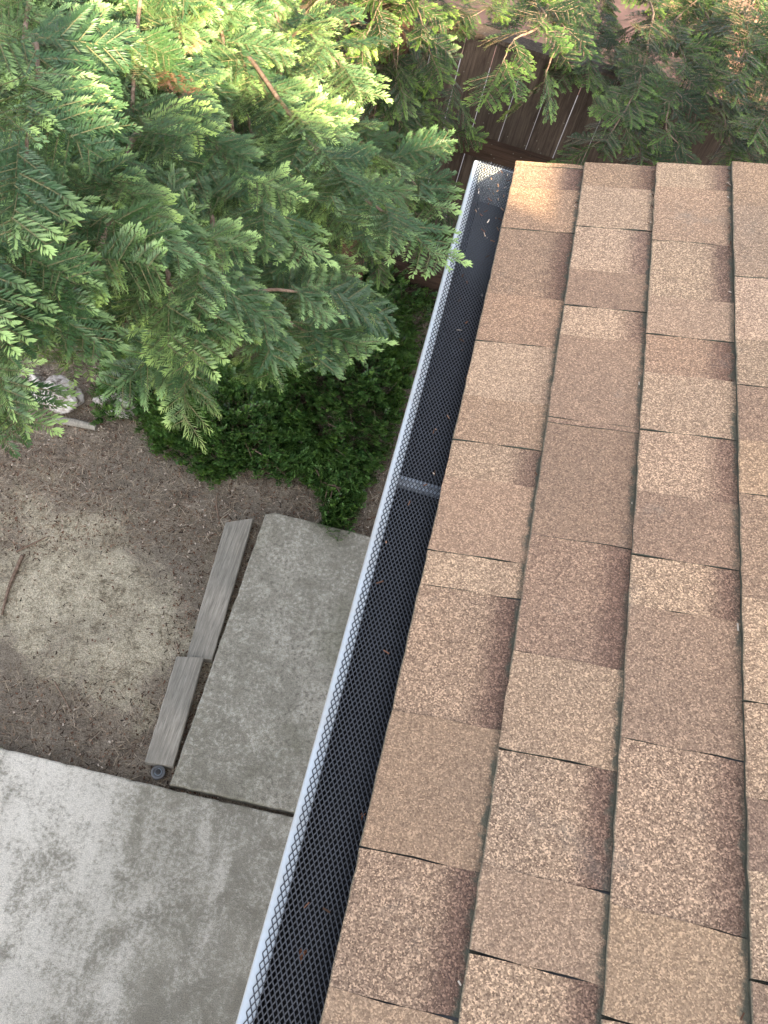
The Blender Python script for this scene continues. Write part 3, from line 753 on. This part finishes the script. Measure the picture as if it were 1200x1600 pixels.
# ---- middle redwood, deep behind, before the fence
CT = np.array([-.42, 3.28, 0])
t2 = thing('redwood_tree', 'dark redwood tree in the middle background before the fence, bright tips only', 'tree', CT)
mb = MB(); P = smooth_path([CT + [0, 0, -.1], CT + [.03, 0, 1.5], CT + [0, .05, 3.0], CT + [.02, .05, 6]], 20); mb.tube(P, np.linspace(.09, .04, 20), 12); mb.build('trunk', M['trunk'], t2, smooth=True)
cr = Crown()
for i in range(62):
    z = rng.uniform(.9, 3.4); a = rng.uniform(R(185), R(365)); L = rng.uniform(.35, .75) * (1.05 - .12 * z)
    b = CT + np.array([0, .02, z]); e = b + np.array([math.cos(a) * L, math.sin(a) * L, rng.uniform(-.25, .05)])
    if e[1] > 3.66: e[1] = 3.6
    if e[0] > 0 and z < 1.9: e[0] = rng.uniform(-.3, .0)
    limb([b, (b + e) / 2 + [0, 0, .05], e], .009, .002, cr, FAR, t2, start=.15, gap=.07, sc=1., tilt=.4)
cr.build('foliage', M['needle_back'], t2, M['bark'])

# ---- right redwood beyond the fence, boughs drooping over it
RT = np.array([1.7, 4.5, 0])
t3 = thing('redwood_tree', 'redwood tree at the upper right drooping over the fence above the roof', 'tree', RT)
mb = MB(); P = smooth_path([RT + [0, 0, -.1], RT + [0, 0, 2], RT + [0, .0, 4], RT + [0, 0, 8]], 20); mb.tube(P, np.linspace(.16, .06, 20), 14); mb.build('trunk', M['trunk'], t3, smooth=True)
cr = Crown()
def rz(z): return RT + np.array([0, 0, z])
L3 = [  # raised tipgain paints the sunlit boughs brighter
 ([rz(2.9)], [(905, -80, 1.25), (850, 30, 1.15), (805, 60, 1.15), (785, 100, 1.17)], dict(gap=.085, start=.6, tipgain=1.5)),
 ([rz(2.9)], [(930, -60, 1.25), (880, 50, 1.18), (858, 100, 1.2), (850, 130, 1.25)], dict(gap=.095, start=.6, tipgain=1.3)),
 ([rz(2.7)], [(1060, -60, 1.5), (1020, 30, 1.4), (1003, 115, 1.4), (960, 200, 1.42), (930, 225, 1.45)], dict(gap=.05, start=.5, bare=(.6, .75))),
 ([rz(2.6)], [(1090, 0, 1.5), (1070, 100, 1.4), (1040, 190, 1.4), (1060, 225, 1.4)], dict(gap=.05, start=.4)),
 ([rz(2.8)], [(1200, -20, 1.4), (1170, 60, 1.25), (1150, 130, 1.25)], dict(gap=.05, start=.4, tipgain=1.3)),
 ([rz(2.8)], [(1280, 0, 1.4), (1230, 120, 1.25), (1190, 190, 1.2)], dict(gap=.05, start=.4)),
 ([rz(2.3)], [(1150, 60, 1.8), (1130, 150, 1.7), (1140, 225, 1.6)], dict(gap=.055, start=.3)),
 ([rz(2.3)], [(1000, 40, 1.9), (970, 110, 1.8), (950, 180, 1.75)], dict(gap=.055, start=.3)),
 ([rz(2.5)], [(960, -40, 1.7), (910, 30, 1.6), (920, 90, 1.6)], dict(gap=.08, start=.35)),
 ([rz(2.2)], [(1060, 60, 1.75), (1010, 150, 1.65), (1000, 230, 1.6)], dict(gap=.055, start=.3)),
 ([rz(2.4)], [(860, -60, 1.95), (800, -10, 1.85), (730, 30, 1.8)], dict(gap=.045, start=.4)),
 ([rz(2.2)], [(900, -40, 2.2), (830, 20, 2.1), (760, 60, 2.1)], dict(gap=.045, start=.4)),
 ([rz(2.4)], [(760, -90, 1.9), (700, -10, 1.8), (650, 60, 1.75)], dict(gap=.05, start=.5)),
 ([rz(2.1)], [(980, -20, 1.95), (930, 60, 1.9), (890, 110, 1.85)], dict(gap=.045, start=.3)),
 ([rz(2.1)], [(1120, -20, 1.9), (1090, 60, 1.85), (1080, 140, 1.8)], dict(gap=.045, start=.3)),
 ([rz(2.0)], [(1180, 100, 1.8), (1170, 180, 1.75), (1160, 250, 1.7)], dict(gap=.05, start=.3)),
 ([rz(2.2)], [(1220, 60, 1.8), (1200, 160, 1.6), (1200, 240, 1.5)], dict(gap=.055, start=.3)),
 ([rz(2.6)], [(1100, -60, 1.6), (1110, 40, 1.5), (1100, 120, 1.5)], dict(gap=.055, start=.3)),
]
for a, b, kw in L3:
    limb(a + AT(b), .012, .0025, cr, FAR, t3, **kw)
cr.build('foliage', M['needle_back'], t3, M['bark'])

# ------------------------------------------------------------------ shrubs
def shrub(name, label, outline, z_top, n, seed, group='low small-leaved shrubs'):
    """outline: photo polygon on the ground; leaves and stems fill a mound over it"""
    r = np.random.default_rng(seed)
    poly = np.array([at_z(px, py, .1)[:2] for px, py in outline]); c = poly.mean(0)
    root = thing(name, label, 'shrub', (c[0], c[1], 0), group)
    def inside(p):
        k = False; j = len(poly) - 1
        for i in range(len(poly)):
            if (poly[i][1] > p[1]) != (poly[j][1] > p[1]) and p[0] < (poly[j][0] - poly[i][0]) * (p[1] - poly[i][1]) / (poly[j][1] - poly[i][1]) + poly[i][0]: k = not k
            j = i
        return k
    def edge_d(p):
        m = 9
        for i in range(len(poly)):
            a, b = poly[i], poly[(i + 1) % len(poly)]; t = np.clip(np.dot(p - a, b - a) / (np.dot(b - a, b - a) + 1e-9), 0, 1); m = min(m, np.linalg.norm(p - (a + (b - a) * t)))
        return m
    lo, hi = poly.min(0), poly.max(0)
    V = []; tip = []; var = []; mb = MB(); nt_ = 0
    ph = r.uniform(0, 6, 4)
    while nt_ < n:
        p = r.uniform(lo, hi)
        if not inside(p): continue
        ed = edge_d(p); lump = .5 + .5 * math.sin(p[0] * 23 + ph[0] + 2 * math.sin(p[1] * 9)) * math.sin(p[1] * 27 + ph[1])
        if ed < .04 and r.random() < .45: continue
        h = z_top * min(1, (ed / .22) ** .6 + .12) * (.30 + .70 * lump)
        z = max(.015, h * (1 - abs(r.normal(0, .22))))
        # a twig carrying opposite leaves
        d = np.array([p[0] - c[0] + r.normal(0, .2), p[1] - c[1] + r.normal(0, .2) - .15, r.uniform(.1, .6)]); d /= np.linalg.norm(d)
        L = r.uniform(.05, .09); base = np.array([p[0], p[1], z]) - d * L * .6
        base[2] = max(base[2], .008)
        side = np.cross(d, [0, 0, 1]); side /= np.linalg.norm(side) + 1e-9; up = np.cross(side, d)
        k = 6; vv = float(np.clip(r.normal(.5, .25), 0, 1))
        for i in range(k):
            q = base + d * L * (i + 1) / k
            for sg in (1, -1):
                roll = r.uniform(-.5, .5); s2 = side * math.cos(roll) + up * math.sin(roll)
                ld = s2 * sg * .8 + d * .6 + up * r.uniform(.0, .5); ld /= np.linalg.norm(ld)
                ln = r.uniform(.013, .024); wd = ln * .36
                wv2 = np.cross(ld, up); wv2 /= np.linalg.norm(wv2) + 1e-9
                m1 = q + ld * ln * .45
                V.append([q, m1 + wv2 * wd + up * .0008, q + ld * ln, m1 - wv2 * wd + up * .0008]); e = i / k
                tip.append([max(e * .8, (.9 if r.random() < .2 else 0))] * 4); var.append([vv] * 4)
        if r.random() < .35: mb.tube([base - d * .05, base + d * L], [.0016, .0007], 3, False)
        nt_ += 1
    for i in range(14):
        p = lo + (hi - lo) * r.random(2)
        if not inside(p): continue
        e = np.array([p[0], p[1], z_top * .35]); b = np.array([c[0] + r.normal(0, .06), c[1] + r.normal(0, .06), 0])
        mb.tube(smooth_path([b, (b + e) / 2 + [0, 0, .06], e], 8), np.linspace(.005, .0015, 8), 5)
    V = np.array(V).reshape(-1, 3); m = len(V) // 4
    mesh_obj('leaves', V, np.arange(m * 4).reshape(m, 4), M['leaf'], root, attrs={'tip': np.array(tip).ravel(), 'var': np.array(var).ravel()})
    mb.build('stem', M['bark'], root)
shrub('shrub', 'wide green shrub right of centre between the branch tips and the gutter', [(400, 600), (420, 520), (470, 460), (560, 440), (640, 470), (650, 560), (625, 660), (590, 740), (540, 745), (500, 700), (440, 690)], .34, 4600, 11)
shrub('shrub', 'green shrub under the hanging spray in front of bare soil', [(230, 640), (290, 600), (350, 560), (430, 560), (480, 640), (495, 710), (450, 745), (380, 725), (330, 745), (290, 715), (240, 690)], .22, 3000, 12)
shrub('shrub', 'narrow green shrub tongue reaching down to the concrete slab', [(480, 690), (545, 680), (580, 730), (560, 800), (530, 838), (505, 815), (498, 760), (470, 740)], .10, 1000, 13)
shrub('shrub', 'small green shrub around the left white stones under the tree', [(140, 600), (170, 520), (240, 480), (330, 500), (370, 570), (310, 640), (280, 690), (235, 690), (200, 640), (150, 650)], .18, 1500, 14)
shrub('shrub', 'shaded green shrub below the fence, behind the wide shrub', [(430, 520), (460, 400), (560, 360), (660, 400), (690, 500), (640, 560), (520, 560)], .45, 1700, 15)
# ------------------------------------------------------------------ stones
def stone(px, py, rx, ry, rz, label, seed):
    r = np.random.default_rng(seed); c = at_z(px, py, .05); ph = r.uniform(0, 6, 6); V = []; nu, nv2 = 28, 16
    for j in range(nv2 + 1):
        th = math.pi * j / nv2
        for i in range(nu):
            a = 2 * math.pi * i / nu; k = 1 + .10 * math.sin(3 * a + ph[0]) * math.sin(2 * th + ph[1]) + .07 * math.sin(5 * a + ph[2] + 3 * th) + .04 * math.sin(9 * a + ph[3]) * math.sin(7 * th) + r.normal(0, .012)
            V.append((c[0] + rx * k * math.sin(th) * math.cos(a), c[1] + ry * k * math.sin(th) * math.sin(a), .6 * rz + rz * k * math.cos(th)))
    Fc = [(j * nu + i, (j + 1) * nu + i, (j + 1) * nu + (i + 1) % nu, j * nu + (i + 1) % nu) for j in range(nv2) for i in range(nu)]
    tag(mesh_obj('stone', V, Fc, M['stone'], loc=(c[0], c[1], 0)), label, 'stone', 'white garden stones')
stone(90, 615, .13, .10, .07, 'large rounded white stone at the left under the tree', 1)
stone(182, 628, .11, .075, .05, 'white stone half covered by shrub, second from the left', 2)
stone(427, 698, .035, .05, .04, 'small pale stone peeking out between the shrub leaves', 3)
stone(45, 590, .07, .06, .05, 'white stone behind the large rounded one, mostly under needles', 4)
# old timber edging behind bare soil
p0 = at_z(82, 655, .02); p1 = at_z(150, 668, .02); mb = MB(); mb.tube([p0, (p0 + p1) / 2 + [0, .005, 0], p1], [.018, .02, .016], 10)
tag(mb.build('log', M['board'], loc=p0), 'short grey piece of log half buried beside the stones', 'log')
# sticks
def stick(pts, r, label):
    P = smooth_path([at_z(px, py, .012) for px, py in pts], 14); mb = MB(); mb.tube(P, np.linspace(r, r * .5, 14), 6)
    tag(mb.build('stick', M['bark'], loc=P[0], smooth=True), label, 'stick', 'fallen sticks on the soil')
stick([(35, 868), (15, 915), (3, 960)], .010, 'curved brown stick at the left edge on the bare soil')
stick([(25, 862), (50, 850), (75, 838)], .006, 'thin pale stick above the curved brown stick')
stick([(148, 765), (152, 735), (153, 712)], .006, 'thin upright brown stick on dark soil near the stones')
stick([(342, 812), (338, 785), (340, 770)], .004, 'short brown stick beyond the slanted end of the longer board')
stick([(85, 1065), (105, 1100), (112, 1112)], .004, 'thin dark stick below the pale bare patch')

# ------------------------------------------------------------------ litter (uncountable)
def litter(name, n, region, dens, mats, L, W, label, cat, z=.006, seed=5, curl=.3):
    r = np.random.default_rng(seed); V = []; var = []; k = 0
    lo = np.array([-2.6, .2]); hi = np.array([.2, 3.6])
    while k < n:
        px, py = r.uniform(region[0], region[2]), r.uniform(region[1], region[3])
        w_ = dens(px, py)
        if r.random() > w_: continue
        p = at_z(px, py, 0); x, y = p[0], p[1]
        if inpath(x, y): continue
        z0 = ground_h(x, y) + z * r.uniform(.6, 1.6)
        a = r.uniform(0, math.pi); l = r.uniform(*L) / 2; wd = r.uniform(*W) / 2
        dx, dy = math.cos(a), math.sin(a); t1_, t2_ = r.normal(0, .25, 2)
        V.append([(x - dx * l - dy * wd, y - dy * l + dx * wd, z0 + t1_ * l), (x - dx * l + dy * wd, y - dy * l - dx * wd, z0 + t1_ * l + t2_ * wd), (x + dx * l + dy * wd * .6, y + dy * l - dx * wd * .6, z0 - t1_ * l), (x + dx * l - dy * wd * .6, y + dy * l + dx * wd * .6, z0 - t1_ * l + t2_ * wd)])
        var += [r.random()] * 4; k += 1
    V = np.array(V).reshape(-1, 3); V[:, 2] = np.maximum(V[:, 2], .002)
    m = len(V) // 4
    o = mesh_obj(name, V, np.arange(m * 4).reshape(m, 4), mats, attrs={'var': np.array(var)})
    return tag(o, label, cat, kind='stuff')
pathpoly = [sb[0], sb[0] + d2 * 1.35, sb[3] + d1 * 1.30, sb[3], sb[2]]
def inpath(x, y):
    for poly in (pathpoly, [left + np.array([0, -6]), right + np.array([0, -6]), right, C_, B, A, left]):
        k = False; j = len(poly) - 1
        for i in range(len(poly)):
            if (poly[i][1] > y) != (poly[j][1] > y) and x < (poly[j][0] - poly[i][0]) * (y - poly[i][1]) / (poly[j][1] - poly[i][1]) + poly[i][0]: k = not k
            j = i
        if k: return True
    return False
def m_litter(name, stops):
    N = Nodes(name); v = N.n('ShaderNodeAttribute', attribute_name='var').outputs['Fac']
    return N.fin(N.ramp(v, stops), .9, None, .2)
ml1 = m_litter('straw', [(0, (.12, .085, .055)), (.5, (.28, .215, .15)), (.85, (.46, .38, .28)), (1, (.6, .52, .42))])
ml2 = m_litter('chips', [(0, (.05, .03, .02)), (.5, (.14, .07, .045)), (.8, (.30, .2, .14)), (1, (.6, .53, .45))])
ml3 = m_litter('dark_bits', [(0, (.02, .015, .012)), (1, (.09, .06, .045))])
def d_straw(px, py):
    v = .25
    if 640 < py < 860: v = .9
    if 880 < py < 1060 and px < 270: v = .16
    if py > 1040: v = .35
    return v
def d_chip(px, py):
    v = .25
    if py < 860: v = .9
    if px > 270 and py > 800: v = .9
    if 870 < py < 1060 and px < 250: v = .06
    return v
litter('dry_needle_litter', 5600, (-120, 560, 620, 1250), d_straw, ml1, (.012, .06), (.0010, .0026), 'dry straw and needles scattered over the soil', 'litter')
litter('leaf_litter', 7000, (-120, 500, 640, 1250), d_chip, ml2, (.004, .014), (.003, .008), 'small brown and pale chips scattered over the soil', 'litter', seed=6)
litter('dark_litter', 3200, (-120, 500, 640, 1250), lambda a, b: .12 if (870 < b < 1060 and a < 250) else .8, ml3, (.006, .022), (.0015, .006), 'dark bits of bark and leaf over the soil', 'litter', seed=8)

# fine conifer grit caught along the gutter guard and the first shingle lap
r9 = np.random.default_rng(21); V = []; va = []
for q in range(150):
    y = float(np.clip(1.5 - r9.exponential(.28), -.1, 1.5)); x = GL + .02 + .1 * r9.random() ** .7
    X, Zz = x, ZT + .0045 + max(0, x - GL - .02) * .055
    if r9.random() < .35:
        k_ = r9.integers(1, 4); sx = k_ * SL - .003 - .004 * r9.random(); X, _, Zz = rp(sx, .0035, y)
    a = r9.uniform(0, math.pi); l = r9.uniform(.0015, .0055); wd = r9.uniform(.0006, .0012); dx, dy = math.cos(a), math.sin(a)
    V += [(X - dx * l - dy * wd, y - dy * l + dx * wd, Zz), (X - dx * l + dy * wd, y - dy * l - dx * wd, Zz + .0004), (X + dx * l + dy * wd, y + dy * l - dx * wd, Zz + .0008), (X + dx * l - dy * wd, y + dy * l + dx * wd, Zz + .0004)]
    va += [float(r9.random())] * 4
tag(mesh_obj('needle_grit', V, np.arange(len(V)).reshape(-1, 4), ml2, attrs={'var': va}), 'tiny dry needle bits and grit caught on the gutter guard and shingle laps', 'litter', kind='stuff')
